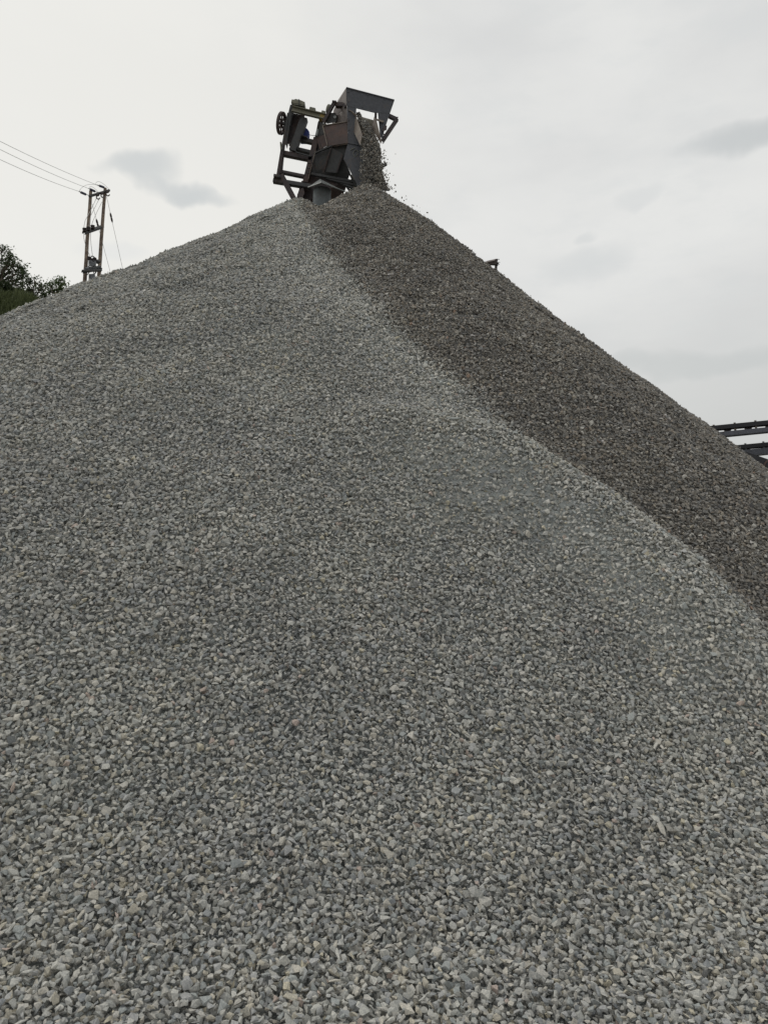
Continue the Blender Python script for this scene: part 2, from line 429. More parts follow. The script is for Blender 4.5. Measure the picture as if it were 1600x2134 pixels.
near = (np.abs(X) < .58*Y+.55) & (np.hypot(X, Y) < NEAR-.15) & (Y > 1.1)
Zp = hf(X, Y)
keep = ~near & ~apex_zone(X, Y, .15) & ~((Zp < .35) & (Y > 12)) & (Y < 22)
X, Y, Zp = X[keep], Y[keep], Zp[keep]
N = nrm(X, Y, .2); r_ = np.random.default_rng(8)
E_ = np.zeros((len(X), 3))
for i in range(len(X)):
    q = Vector(tuple(N[i])).to_track_quat('Z', 'Y') @ Matrix.Rotation(r_.uniform(0, 6.283), 3, 'Z').to_quaternion()
    E_[i] = q.to_euler()[:]
pp = np.stack([X, Y, Zp], -1) + N*(r_.uniform(-.008, .004, (len(X), 1)) + .004)
print('patches', len(pp))
pme = bpy.data.meshes.new('patch_points'); pme.vertices.add(len(pp)); pme.vertices.foreach_set('co', pp.astype(np.float32).ravel())
a = pme.attributes.new('rot', 'FLOAT_VECTOR', 'POINT'); a.data.foreach_set('vector', E_.astype(np.float32).ravel())
a = pme.attributes.new('vi', 'INT', 'POINT'); a.data.foreach_set('value', r_.integers(0, NP, len(pp)).astype(np.int32))
pobj = bpy.data.objects.new('patch_points', pme)
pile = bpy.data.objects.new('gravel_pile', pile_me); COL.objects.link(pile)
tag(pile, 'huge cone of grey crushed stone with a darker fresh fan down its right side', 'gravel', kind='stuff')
ng = bpy.data.node_groups.new('stones', 'GeometryNodeTree')
ng.interface.new_socket('Geometry', in_out='INPUT', socket_type='NodeSocketGeometry'); ng.interface.new_socket('Geometry', in_out='OUTPUT', socket_type='NodeSocketGeometry')
gi = ng.nodes.new('NodeGroupInput'); go = ng.nodes.new('NodeGroupOutput'); jn = ng.nodes.new('GeometryNodeJoinGeometry')
oi = ng.nodes.new('GeometryNodeObjectInfo'); oi.inputs['Object'].default_value = pobj
ci = ng.nodes.new('GeometryNodeCollectionInfo'); ci.inputs['Collection'].default_value = pc
ci.inputs['Separate Children'].default_value = True; ci.inputs['Reset Children'].default_value = True
iop = ng.nodes.new('GeometryNodeInstanceOnPoints'); iop.inputs['Pick Instance'].default_value = True
na = ng.nodes.new('GeometryNodeInputNamedAttribute'); na.data_type = 'FLOAT_VECTOR'; na.inputs['Name'].default_value = 'rot'
nb = ng.nodes.new('GeometryNodeInputNamedAttribute'); nb.data_type = 'INT'; nb.inputs['Name'].default_value = 'vi'
e2r = ng.nodes.new('FunctionNodeEulerToRotation')
lk = ng.links.new
lk(oi.outputs['Geometry'], iop.inputs['Points']); lk(ci.outputs[0], iop.inputs['Instance'])
lk(nb.outputs['Attribute'], iop.inputs['Instance Index']); lk(na.outputs['Attribute'], e2r.inputs[0]); lk(e2r.outputs[0], iop.inputs['Rotation'])
lk(gi.outputs[0], jn.inputs[0]); lk(iop.outputs[0], jn.inputs[0]); lk(jn.outputs[0], go.inputs[0])
md = pile.modifiers.new('stones', 'NODES'); md.node_group = ng
#MORE
# ------------------------------------------------------------------ ground and hillside
def ground_mat(name, c1, c2, c3, sc1=.6):
    m, nt, b = new_mat(name); geo = nd(nt, 'ShaderNodeNewGeometry'); pos = geo.outputs['Position']
    c = mixc(nt, smooth(nt, noise(nt, pos, sc1, 5, .6), .35, .65), c1, c2)
    c = mixc(nt, smooth(nt, noise(nt, pos, sc1*9, 4, .6), .5, .75), c, c3)
    nt.links.new(c, b.inputs['Base Color']); b.inputs['Roughness'].default_value = .95
    bp = nd(nt, 'ShaderNodeBump'); bp.inputs['Distance'].default_value = .05; nt.links.new(noise(nt, pos, 12, 5, .7), bp.inputs['Height']); nt.links.new(bp.outputs[0], b.inputs['Normal'])
    return m
GM = ground_mat('ground_dirt', (.24, .22, .18), (.30, .28, .24), (.18, .16, .13))
HM = ground_mat('hill_soil', (.045, .055, .02), (.07, .085, .03), (.05, .045, .025))
def grid_mesh(name, xs, ys, fn, mat, parent=None):
    X, Y = np.meshgrid(xs, ys); Z = fn(X, Y); nx, ny = len(xs), len(ys)
    v = np.stack([X, Y, Z], -1).reshape(-1, 3)
    i = (np.arange(ny-1)[:, None]*nx + np.arange(nx-1)[None]).ravel()
    me = bpy.data.meshes.new(name); me.from_pydata(v.tolist(), [], np.stack([i, i+1, i+nx+1, i+nx], -1).tolist()); me.shade_smooth()
    return link_mesh(name, me, mat, parent)
g = grid_mesh('ground', np.r_[-900, -300, -100, np.arange(-60, 61, 6), 100, 300, 900], np.r_[-300, -80, np.arange(-40, 90, 6), 200, 500, 1200],
              lambda X, Y: -.32 + 0*X, GM); tag(g, kind='structure')
hA, hB = P(-120, 590, 38), P(92, 640, 38)
def hill(X, Y):
    rid = np.interp(X, [-90, -50, hA[0], hB[0], hB[0]+5, hB[0]+14, 6, 20], [hA[2]+2, hA[2]+5, hA[2], hB[2], hB[2]-1.7, hB[2]-5, 1.0, -1.2])
    t = np.clip((Y-24)/14, 0, 1); t = t*t*(3-2*t); b = np.clip((75-Y)/30, 0, 1); b = b*b*(3-2*b)
    return -1 + (rid+1)*t*b + .5*vnoise(X*.35, Y*.35, 9)*t + .18*vnoise(X*1.3, Y*1.3, 10)*t
h = grid_mesh('hillside', np.arange(-90, 22, .8), np.arange(22, 78, .8), hill, HM); tag(h, kind='structure')

def leaf_mat(name, c1, c2):
    m, nt, b = new_mat(name); at = nd(nt, 'ShaderNodeAttribute', attribute_name='rnd')
    c = mixc(nt, at.outputs['Fac'], c1, c2); nt.links.new(c, b.inputs['Base Color']); b.inputs['Roughness'].default_value = .6
    b.inputs['Specular IOR Level'].default_value = .3
    tr = nd(nt, 'ShaderNodeBsdfTranslucent'); nt.links.new(c, tr.inputs[0]); mxs = nd(nt, 'ShaderNodeMixShader'); mxs.inputs[0].default_value = .25
    out = [n for n in nt.nodes if n.type == 'OUTPUT_MATERIAL'][0]
    nt.links.new(b.outputs[0], mxs.inputs[1]); nt.links.new(tr.outputs[0], mxs.inputs[2]); nt.links.new(mxs.outputs[0], out.inputs[0])
    return m
LEAF = leaf_mat('leaf', (.035, .058, .025), (.085, .115, .05)); LEAFD = leaf_mat('leaf_dense', (.022, .035, .015), (.045, .06, .025))
LEAFG = leaf_mat('leaf_fresh', (.05, .09, .025), (.10, .15, .05)); GRASS = leaf_mat('grass_blade', (.035, .052, .016), (.105, .125, .05))
def simple(name, c, rough=.8, c2=None, sc_=3, metal=0):
    m, nt, b = new_mat(name); tc = nd(nt, 'ShaderNodeTexCoord')
    col = mixc(nt, smooth(nt, noise(nt, tc.outputs['Object'], sc_, 5, .6), .35, .65), c, c2 or tuple(x*.7 for x in c))
    nt.links.new(col, b.inputs['Base Color']); b.inputs['Roughness'].default_value = rough; b.inputs['Metallic'].default_value = metal
    return m
BARK = simple('bark', (.09, .07, .05), .9, (.05, .04, .03), 6)
def leaf_mesh(name, C, size, r, mat, parent, droop=.0, lenf=1.6):
    n = len(C); a = r.normal(size=(n, 3)); a[:, 2] -= droop; a /= np.linalg.norm(a, axis=1, keepdims=True)
    b = r.normal(size=(n, 3)); b -= a*(a*b).sum(1, keepdims=True); b /= np.linalg.norm(b, axis=1, keepdims=True)
    s = size*r.uniform(.6, 1.4, (n, 1))
    v = np.stack([C, C + a*s*lenf*.5 + b*s*.35, C + a*s*lenf, C + a*s*lenf*.5 - b*s*.35], 1).reshape(-1, 3)
    f = np.arange(4*n).reshape(-1, 4)
    me = bpy.data.meshes.new(name); me.from_pydata(v.tolist(), [], f.tolist())
    at = me.attributes.new('rnd', 'FLOAT', 'FACE'); at.data.foreach_set('value', r.random(n).astype(np.float32))
    return link_mesh(name, me, mat, parent)
def tree(name, base, blobs, leafn, lsz, seed, label, cat, mat, group=None, trunk_r=.16, droop=.3):
    """blobs: (centre, radius) leaf clumps carried on limbs from the trunk"""
    r = np.random.default_rng(seed); base = np.asarray(base, float)
    t = empty(name, base); tag(t, label, cat, group)
    mb = MB(); top = np.mean([b[0] for b in blobs], 0); fork = base*.45 + top*.55; fork[2] = base[2] + (top[2]-base[2])*.45
    mb.tube([base-[0, 0, .4], (base+fork)/2 + r.normal(size=3)*.08, fork], trunk_r, 8, trunk_r*.65)
    tips = []
    for c, rad in blobs:
        c = np.asarray(c, float); mid = (fork+c)/2 + r.normal(size=3)*.2 + [0, 0, .15]
        mb.tube([fork, mid, c], trunk_r*.45, 6, .025)
        for k in range(6):
            e = c + r.normal(size=3)*rad*.55; mb.tube([mid*.35+c*.65, (c+e)/2+r.normal(size=3)*.06, e], .022, 5, .008); tips.append((e, rad*.42))
    mb.build('trunk', BARK, t)
    pts = []
    for e, rr in tips:
        for k in range(4):                        # twigs with leaves clustered round them
            q = e + r.normal(size=3)*rr*.7; pts.append(q + r.normal(size=(max(1, leafn//16), 3))*(.06+rr*.14))
    leaf_mesh('crown', np.concatenate(pts), lsz, r, mat, t, droop)
    return t
def gh(px, Y):                                    # hill surface under pixel column px
    p = P(px, 600, Y); return np.array([p[0], Y, float(hill(np.array([p[0]]), np.array([Y]))[0])])
def B(px, py, Y, rad): return (P(px, py, Y), rad)
tree('tree', gh(-40, 40), [B(-25, 545, 40, .9), B(-20, 575, 40.4, .9), B(5, 535, 40, .5), B(8, 560, 39.7, .5), B(32, 548, 40, .35), B(42, 556, 40, .3), B(22, 540, 40, .3), B(6, 585, 40, .6), B(28, 568, 40.2, .3), B(38, 563, 40, .25), B(30, 583, 40, .4), B(20, 600, 40, .5), B(40, 592, 39.8, .35), B(10, 522, 40, .25), B(-45, 520, 40, .9), B(-5, 568, 39.9, .5), B(50, 562, 40, .2), B(48, 575, 40, .25), B(25, 530, 40, .25), B(14, 548, 40.2, .3)],
     95, .085, 1, 'tall open-crowned tree with drooping feathery foliage at the left edge of the hill', 'tree', LEAF, 'trees along the hill crest', .2, .5)
tree('tree', gh(80, 41), [B(64, 588, 41, .4), B(76, 589, 41, .35), B(55, 586, 41, .25), B(88, 600, 41, .3), B(92, 610, 41, .32), B(82, 594, 41, .22), B(98, 616, 41, .22), B(60, 612, 41, .33), B(70, 618, 41, .38), B(80, 622, 40.8, .35), B(50, 606, 41, .25), B(64, 604, 41, .15)],
     75, .085, 2, 'spreading bushy tree with dark clumped leaves in the middle of the hill crest', 'tree', LEAF, 'trees along the hill crest', .13, .2)
tree('tree', gh(118, 42), [B(103, 588, 42, .3), B(108, 594, 42, .25), B(125, 582, 42, .24), B(122, 592, 42, .3), B(130, 590, 42, .26), B(112, 604, 42, .28), B(120, 606, 42, .26), B(128, 604, 42, .16), B(104, 608, 42, .22), B(134, 606, 42, .12)],
     70, .08, 4, 'small round-topped tree nearest the twin poles, half behind the gravel', 'tree', LEAFG, 'trees along the hill crest', .1, .1)
# dark shrubs along the crest
shr = [(-20, 612, .9), (2, 606, .6), (18, 612, .6), (34, 618, .55), (49, 624, .5), (64, 631, .45), (80, 637, .4), (8, 596, .5), (26, 604, .4)]
lab = ['dark dense shrub at the left edge under the tall tree', 'dark dense shrub second from the left edge below the tall tree', 'dark shrub below the right side of the tall tree, above the grass',
       'dark shrub on the crest just right of the tall tree', 'dark shrub on the crest left of the middle bushy tree', 'low dark shrub under the middle bushy tree', 'lowest dark shrub where the hill meets the gravel',
       'upper dark shrub inside the foot of the tall tree at the left', 'small upper dark shrub under the drooping right branches of the tall tree']
for i, (px, py, rad) in enumerate(shr):
    b_ = P(px, py, 39.0); r = np.random.default_rng(60+i); gb = np.array([b_[0], 39.0, float(hill(np.array([b_[0]]), np.array([39.0]))[0])])
    t = empty('shrub', gb); tag(t, lab[i], 'shrub', 'dark shrubs along the hill crest')
    mb = MB()
    for k in range(6): e = b_ + r.normal(size=3)*rad*.35; mb.tube([gb-[0, 0, .2], (gb+e)/2+r.normal(size=3)*.08, e], .035, 5, .01)
    mb.build('stem', BARK, t)
    c = b_ + [0, 0, -.25] + r.normal(size=(26, 3))*[rad*.62, rad*.5, rad*.42]
    leaf_mesh('foliage', (c[:, None] + r.normal(size=(26, 70, 3))*rad*.2).reshape(-1, 3), .11, r, LEAFD, t, .2)
# grass on the slope facing the camera
r = np.random.default_rng(77); n = 42000
gx = r.uniform(-30, hB[0]+3, n); gy = r.uniform(29.5, 39.5, n); gz = hill(gx, gy)
clump = vnoise(gx*1.1, gy*1.1, 31)+vnoise(gx*3, gy*3, 32)*.6
k = clump > -.35; gx, gy, gz, clump = gx[k], gy[k], gz[k], clump[k]; n = len(gx)
hgt = r.uniform(.2, .5, n)*(1+.9*np.clip(clump, -.4, .6)); an = r.uniform(0, 6.28, n); lean = r.normal(size=(n, 2))*.22*hgt[:, None]
wd = r.uniform(.012, .03, n)
p0 = np.stack([gx-np.cos(an)*wd, gy-np.sin(an)*wd, gz-.03], -1); p1 = np.stack([gx+np.cos(an)*wd, gy+np.sin(an)*wd, gz-.03], -1)
pm = np.stack([gx+lean[:, 0]*.4, gy+lean[:, 1]*.4, gz+hgt*.6], -1); pt = np.stack([gx+lean[:, 0]*1.3, gy+lean[:, 1]*1.3, gz+hgt], -1)
me = bpy.data.meshes.new('grass'); me.from_pydata(np.stack([p0, p1, pm+(p1-p0)*.35, pt, pm-(p1-p0)*.35], 1).reshape(-1, 3).tolist(), [], np.arange(5*n).reshape(-1, 5).tolist())
at = me.attributes.new('rnd', 'FLOAT', 'FACE'); at.data.foreach_set('value', np.clip(.5+clump*.6+r.normal(size=n)*.2, 0, 1).astype(np.float32))
tag(link_mesh('grass', me, GRASS), 'rough green grass covering the slope of the hill', 'grass', kind='stuff')

# ------------------------------------------------------------------ steel materials
def steel(name, c, rust, amt=.5, rough=.65, sc_=3.0):
    m, nt, b = new_mat(name); tc = nd(nt, 'ShaderNodeTexCoord'); o = tc.outputs['Object']
    n1 = noise(nt, o, sc_, 6, .65); n2 = noise(nt, o, sc_*7, 4, .7)
    f = smooth(nt, mth(nt, 'ADD', mth(nt, 'MULTIPLY', n1, .65), mth(nt, 'MULTIPLY', n2, .35)), .62-amt*.3, .72-amt*.3)
    col = mixc(nt, f, c, rust)
    col = mixc(nt, 1., col, mixc(nt, smooth(nt, n2, .3, .7), (.8, .8, .8), (1.15, 1.15, 1.15)), 'MULTIPLY')
    nt.links.new(col, b.inputs['Base Color']); b.inputs['Roughness'].default_value = rough; b.inputs['Metallic'].default_value = .15
    bp = nd(nt, 'ShaderNodeBump'); bp.inputs['Distance'].default_value = .004; bp.inputs['Strength'].default_value = .5
    nt.links.new(n2, bp.inputs['Height']); nt.links.new(bp.outputs[0], b.inputs['Normal'])
    return m
RU = (.085, .05, .038)
S_HOOD = steel('hood_steel', (.06, .064, .074), (.07, .062, .062), .35)
S_SIDE = steel('side_steel', (.14, .12, .11), (.09, .068, .06), .5)
S_RED = steel('rusted_skirt_steel', (.095, .058, .048), (.07, .05, .046), .6)
S_TAN = steel('worn_liner_steel', (.20, .17, .14), (.12, .095, .08), .5)
S_BEAM = steel('olive_beam_steel', (.17, .165, .125), (.13, .10, .07), .35)
S_YEL = steel('yellow_paint', (.26, .19, .06), (.17, .13, .07), .5)
S_DARK = steel('dark_rusty_steel', (.045, .036, .038), (.062, .04, .034), .5)
S_DG = steel('dark_grey_steel', (.048, .05, .052), (.058, .048, .042), .4)
S_MOSS = steel('dusty_gear_steel', (.21, .21, .17), (.12, .12, .09), .5)
S_CAP = steel('galvanised_sheet', (.20, .215, .21), (.13, .135, .13), .35, .5)
S_PIL = steel('grey_pillar_paint', (.10, .115, .12), (.075, .08, .08), .35)
BLUE = steel('blue_motor_paint', (.05, .08, .30), (.05, .07, .18), .2)
RUB = simple('rubber_belt', (.022, .022, .026), .7); BELT = simple('dusty_belt', (.36, .34, .28), .9, (.24, .22, .18), 8)
RAILM = steel('blue_grey_steel', (.10, .105, .125), (.07, .06, .06), .3)
WOOD = simple('weathered_pole_wood', (.24, .19, .145), .9, (.12, .09, .075), 5)
PORC = simple('insulator_glaze', (.07, .07, .12), .3); PORB = simple('brown_porcelain', (.06, .045, .045), .3)
WIRE = simple('aluminium_wire', (.42, .42, .41), .6, (.34, .34, .33)); GALV = simple('transformer_grey', (.20, .21, .225), .6, (.09, .10, .11), 8)

# ------------------------------------------------------------------ conveyor head above the pile
def Z(zx, zy, Y): return P(560+zx/5.333, 170+zy/5.333, Y)
cv = empty('conveyor', np.array([P(720, 400, 16.2)[0], 16.6, -.3]))
tag(cv, 'rusty stone conveyor head with a big steel hood discharging gravel onto the peak', 'conveyor')
YF = 15.05
# hood: front plate, an upside-down U around the discharge opening
fp = MB()
fp.plate([Z(862, 70, YF), Z(1395, 210, YF), Z(1345, 355, YF), Z(1165, 345, YF), Z(975, 298, YF), Z(870, 272, YF)], .014)
fp.plate([Z(870, 274.5, YF), Z(973, 300, YF), Z(968, 380, YF), Z(1015, 712, YF), Z(880, 686, YF)], .014)
fp.plate([Z(1212, 350, YF), Z(1345, 357, YF), Z(1296, 484, YF), Z(1262, 640, YF), Z(1236, 600, YF)], .014)
fp = fp.build('hood_front', S_HOOD, cv)
tr = MB(); a_, b_ = Z(862, 68, YF-.012), Z(1395, 208, YF-.012); tr.bar(a_, b_, .018, .03)
for zx, zy in ((915, 95), (1100, 150), (1290, 196), (1040, 285)): c = Z(zx, zy, YF-.02); tr.lathe(c, c+[0, .02, 0], [(0, .012), (1, .012)], 6)
tr.build('hood_trim', S_HOOD, fp)
MB().plate([Z(862, 70, YF+.01), Z(866, 270, YF+.01), Z(875, 560, YF+.01), Z(700, 520, 15.62), Z(722, 320, 15.72), Z(768, 212, 15.74)], .012).build('side_plate', S_SIDE, cv)
bk = Z(768, 212, 15.74) - Z(862, 70, YF)
e1, e2 = Z(1387, 214, YF+.02), Z(1262, 600, YF+.02)
MB().plate([e1, e2, e2+bk*.45, e1+bk*.45], .012).build('side_plate', S_SIDE, cv)
sk = MB().plate([Z(600, 490, 15.35), Z(868, 447, YF+.03), Z(882, 682, YF+.0), Z(705, 712, 15.2), Z(652, 716, 15.28)], .012).build('skirt_plate', S_RED, cv)
MB().plate([Z(528, 622, 15.5), Z(622, 590, 15.36), Z(650, 714, 15.29), Z(566, 752, 15.42)], .012).build('skirt_plate', S_RED, cv)
MB().bar(Z(600, 490, 15.33), Z(652, 716, 15.26), .022, .03).bar(Z(868, 447, YF+.012), Z(600, 489, 15.325), .014, .02).build('skirt_flange', S_TAN, sk)
MB().plate([Z(566, 752, 15.42), Z(584, 748, 15.40), Z(552, 806, 15.5), Z(538, 804, 15.52)], .01).plate([Z(652, 718, 15.27), Z(882, 684, YF), Z(878, 694, YF+.02), Z(585, 748, 15.38)], .008).build('skirt_lip', S_TAN, cv)
# worn liner plates on both sides of the opening
MB().plate([Z(968, 380, YF-.02), Z(1040, 590, YF-.30), Z(1016, 708, YF-.28), Z(948, 560, YF-.02)], .012).build('deflector_plate', S_TAN, cv)
MB().plate([Z(888, 312, YF-.02), Z(918, 325, YF-.06), Z(978, 372, YF-.08), Z(968, 390, YF-.02)], .012).build('deflector_bracket', S_TAN, cv)
MB().plate([Z(1172, 390, YF-.01), Z(1196, 432, YF-.1), Z(1252, 660, YF-.3), Z(1245, 690, YF-.3), Z(1148, 520, YF-.01)], .012).build('deflector_plate', S_TAN, cv)
MB().plate([Z(1192, 412, YF-.03), Z(1280, 440, YF-.03), Z(1272, 455, YF-.05), Z(1196, 430, YF-.07)], .012).build('deflector_bracket', S_TAN, cv)
MB().bar(Z(1188, 350, 15.3), Z(1186, 420, 15.3), .05, .06).build('inner_post', S_RED, cv)
# chute back plate going down behind the falling stone
MB().plate([Z(880, 684, YF+.02), Z(1015, 712, YF+.02), Z(1236, 700, YF+.05), Z(1243, 985, 15.0), Z(1340, 1215, 14.86), Z(985, 1200, 14.95), Z(975, 1130, 15.0), Z(832, 862, 15.12)], .016).build('chute_plate', S_HOOD, cv)
lp = MB(); ring = [Z(965+26*math.cos(q)-6*math.sin(q), 798+36*math.sin(q), YF-.012) for q in np.linspace(0, 6.283, 13)]
for i in range(12): lp.bar(ring[i], ring[i+1], .007, .012)
lp.bar(Z(905, 760, YF-.01), Z(955, 735, YF-.01), .01).build('lifting_ring', S_MOSS, cv)
# head pulley with the dusty belt coming over it
pa, pb = Z(985, 470, 15.42), Z(1185, 527, 15.42)
MB().lathe(pa, pb, [(0, .13), (.5, .145), (1, .13)], 28).build('head_pulley', S_DG, cv, 40)
ax = (pb-pa)/np.linalg.norm(pb-pa); bdir = np.array([-.30, .85, -.36]); bdir -= ax*(bdir@ax); bdir /= np.linalg.norm(bdir)
un = np.cross(ax, bdir); un = un if un[2] > 0 else -un
bl = MB(); prof = []
for s_ in np.linspace(-1, 1, 15): q = s_*math.pi/2; prof.append(-bdir*math.cos(q)*.158 + un*math.sin(q)*.158)
top = [prof[-1]+bdir*20]; bot = [prof[0]+bdir*20]
pr = bot + prof + top
for i in range(len(pr)-1):
    a0, a1 = pa+ax*.02+pr[i], pa+ax*.02+pr[i+1]; c0, c1 = pb-ax*.02+pr[i], pb-ax*.02+pr[i+1]
    f = [bl.bm.verts.new(tuple(v)) for v in (a0, a1, c1, c0)]; bl.bm.faces.new(f)
bmesh.ops.remove_doubles(bl.bm, verts=bl.bm.verts[:], dist=1e-4)
bel = bl.build('belt', BELT, cv, 60)
mdf = bel.modifiers.new('thick', 'SOLIDIFY'); mdf.thickness = .012
# green channel beam that carries the drive, with its gearbox and bearings
MB().channel(Z(262, 312, 15.35), Z(625, 400, 15.35), .125, .07, .016, sgn=-1).build('drive_beam', S_BEAM, cv)
MB().channel(Z(565, 388, 15.34), Z(640, 410, 15.33), .12, .1, .016).build('beam_end', S_YEL, cv)
MB().bar(Z(262, 262, 15.42), Z(405, 290, 15.42), .07, .3).build('gearbox_base', S_BEAM, cv)
MB().hull([Z(x, y, Y) for Y, k in ((15.28, 0), (15.52, 1)) for x, y in ((268, 252), (280, 200), (300, 192), (345, 203), (382, 218), (388, 272))]).build('gearbox', S_MOSS, cv)
MB().bar(Z(338, 200, 15.26), Z(338, 262, 15.26), .015, .04).build('gearbox_rib', S_DG, cv)
for x0, y0, x1, y1, s_ in ((456, 318, 518, 334, .075), (590, 352, 630, 362, .05)):
    MB().bar(Z(x0, y0, 15.4), Z(x1, y1, 15.4), s_, .14).bar(Z(x0+8, y0+4, 15.4)+[0, 0, s_*.55], Z(x1-8, y1-3, 15.4)+[0, 0, s_*.55], .02, .1).build('bearing_block', S_MOSS, cv)
c = Z(668, 308, 15.5); MB().lathe(c-ax*.05, c+ax*.05, [(0, .075), (.2, .10), (.8, .10), (1, .075)], 18).build('shaft_bearing', S_MOSS, cv, 40)
MB().hull([Z(x, y, Y) for Y in (15.38, 15.55) for x, y in ((640, 350), (740, 345), (756, 372), (745, 450), (650, 470), (625, 440))]).build('bearing_housing', S_DG, cv)
c = Z(735, 392, 15.36); MB().lathe(c, c+[0, .1, 0], [(0, .035), (1, .05)], 14).build('bearing_cap', S_CAP, cv)
# belt drive wheel with spokes seen nearly edge-on
wa, wb = Z(128, 455, 15.35), Z(168, 466, 15.42)
wh = MB(); axw = (wb-wa)/np.linalg.norm(wb-wa); zc = Z(142, 464, 15.38)
l1 = Z(176, 356, 15.38)-zc; hh = np.linalg.norm(l1); l1 /= hh; l2 = np.array([.17, .98, .05]); l2 -= l1*(l2@l1); l2 /= np.linalg.norm(l2); nn = np.cross(l1, l2)
def wp(q, rr, o): return zc + (l1*math.cos(q) + l2*math.sin(q))*rr + nn*o
seg = 30
for i in range(seg):
    q0, q1 = 2*math.pi*i/seg, 2*math.pi*(i+1)/seg; V_ = []
    for q in (q0, q1): V_ += [wh.bm.verts.new(tuple(wp(q, rr, o))) for rr, o in ((hh*.78, -.028), (hh, -.028), (hh, .028), (hh*.78, .028))]
    for k in range(4): wh.bm.faces.new((V_[k], V_[(k+1) % 4], V_[4+(k+1) % 4], V_[4+k]))
wh = wh.build('drive_wheel', S_DARK, cv)
hb = MB(); hb.lathe(zc-nn*.04, zc+nn*.04, [(0, .035), (1, .035)], 14)
for k in range(8): q = k*math.pi/4+.2; hb.bar(wp(q, .03, 0), wp(q, hh*.84, 0), .034, .02, up=nn)
hb.build('wheel_spokes', S_DARK, wh)
MB().tube([zc+nn*.02, Z(240, 480, 15.45)], .03, 10).build('drive_shaft', S_DG, cv)
# big box legs of the drive frame
MB().channel(Z(262, 262, 15.5), Z(205, 500, 15.45), .09, .12).channel(Z(232, 350, 15.38), Z(172, 700, 15.42), .10, .16).channel(Z(205, 420, 15.36), Z(150, 770, 15.42), .05, .1).build('drive_leg', S_DG, cv)
MB().channel(Z(392, 395, 15.42), Z(262, 760, 15.46), .15, .16).build('drive_leg', S_BEAM if False else S_DG, cv)
MB().plate([Z(262, 350, 15.62), Z(400, 380, 15.62), Z(330, 700, 15.62), Z(180, 690, 15.62)], .012).build('guard_plate', S_DARK, cv)
MB().bar(Z(135, 680, 15.4), Z(140, 760, 15.4), .035, .06).build('frame_clip', S_MOSS, cv)
m0, m1 = Z(396, 566, 15.95), Z(396, 566, 15.65)
mo = MB().lathe(m0+[0, .2, 0], m1, [(0, .085), (.05, .1), (.75, .1), (.78, .115), (1, .10)], 20).build('motor', BLUE, cv, 40)
rb = MB()
for k in range(14): q = 2*math.pi*k/14; o = np.array([math.cos(q), 0, math.sin(q)])*.1; rb.bar(m0+o+[0, .15, 0], m1+o+[0, .1, 0], .006, .022, up=o)
rb.bar(m0+[-.1, .1, -.115], m0+[.1, .1, -.115], .02, .3).build('motor_fins', BLUE, mo)
cpts = [Z(420+100*t, 574+24*t+10*math.sin(math.pi*t), 15.7) for t in np.linspace(0, 1, 9)]
MB().tube(cpts, .006, 6).build('power_cable', RUB, cv)
# ladder frame on the left
def chan(name, a, b, w_, d_=.1, m=S_DARK): return MB().channel(a, b, w_, d_, .012).build(name, m, cv)
chan('cross_beam', Z(345, 632, 15.6), Z(525, 672, 15.6), .085, .1, S_DG)
chan('cross_beam', Z(315, 742, 15.6), Z(495, 785, 15.6), .065, .1, S_DG)
chan('cross_beam', Z(155, 786, 15.5), Z(480, 852, 15.5), .095, .12)
chan('cross_beam', Z(250, 775, 15.7), Z(490, 815, 15.7), .06, .1)
chan('cross_beam', Z(135, 994, 15.5), Z(400, 1048, 15.5), .06)
chan('base_beam', Z(48, 1088, 15.45), Z(470, 1158, 15.45), .085, .12, S_DG)
MB().bar(Z(60, 1055, 15.42), Z(130, 1068, 15.42), .05, .14).build('base_clip', S_DG, cv)
chan('left_post', Z(150, 745, 15.42), Z(98, 1060, 15.42), .062)
chan('left_post', Z(172, 620, 15.46), Z(134, 1020, 15.46), .045)
MB().plate([Z(548, 450, 15.62), Z(640, 470, 15.5), Z(640, 600, 15.5), Z(600, 760, 15.55), Z(540, 1020, 15.6), Z(462, 1030, 15.6), Z(500, 700, 15.6)], .012).build('side_shield', S_DG, cv)
chan('main_post', Z(528, 620, 15.5), Z(405, 1115, 15.5), .115, .14)
MB().bar(Z(520, 770, 15.42), Z(440, 1085, 15.42), .012, .03).build('post_edge', S_TAN, cv)
chan('main_post', Z(575, 440, 15.6), Z(530, 640, 15.6), .09, .12)
MB().bar(Z(545, 540, 15.45), Z(530, 610, 15.45), .045, .08).build('junction_box', S_CAP, cv)
chan('diagonal_brace', Z(138, 1030, 15.44), Z(330, 1390, 15.44), .105, .1)
chan('lower_post', Z(395, 1110, 15.55), Z(310, 1400, 15.55), .12, .14)
c = Z(375, 1200, 15.5); MB().hull([Z(x, y, Y) for Y in (15.45, 15.6) for x, y in ((352, 1190), (385, 1180), (398, 1240), (360, 1330), (315, 1330), (318, 1250))]).build('lower_gusset', S_DARK, cv)
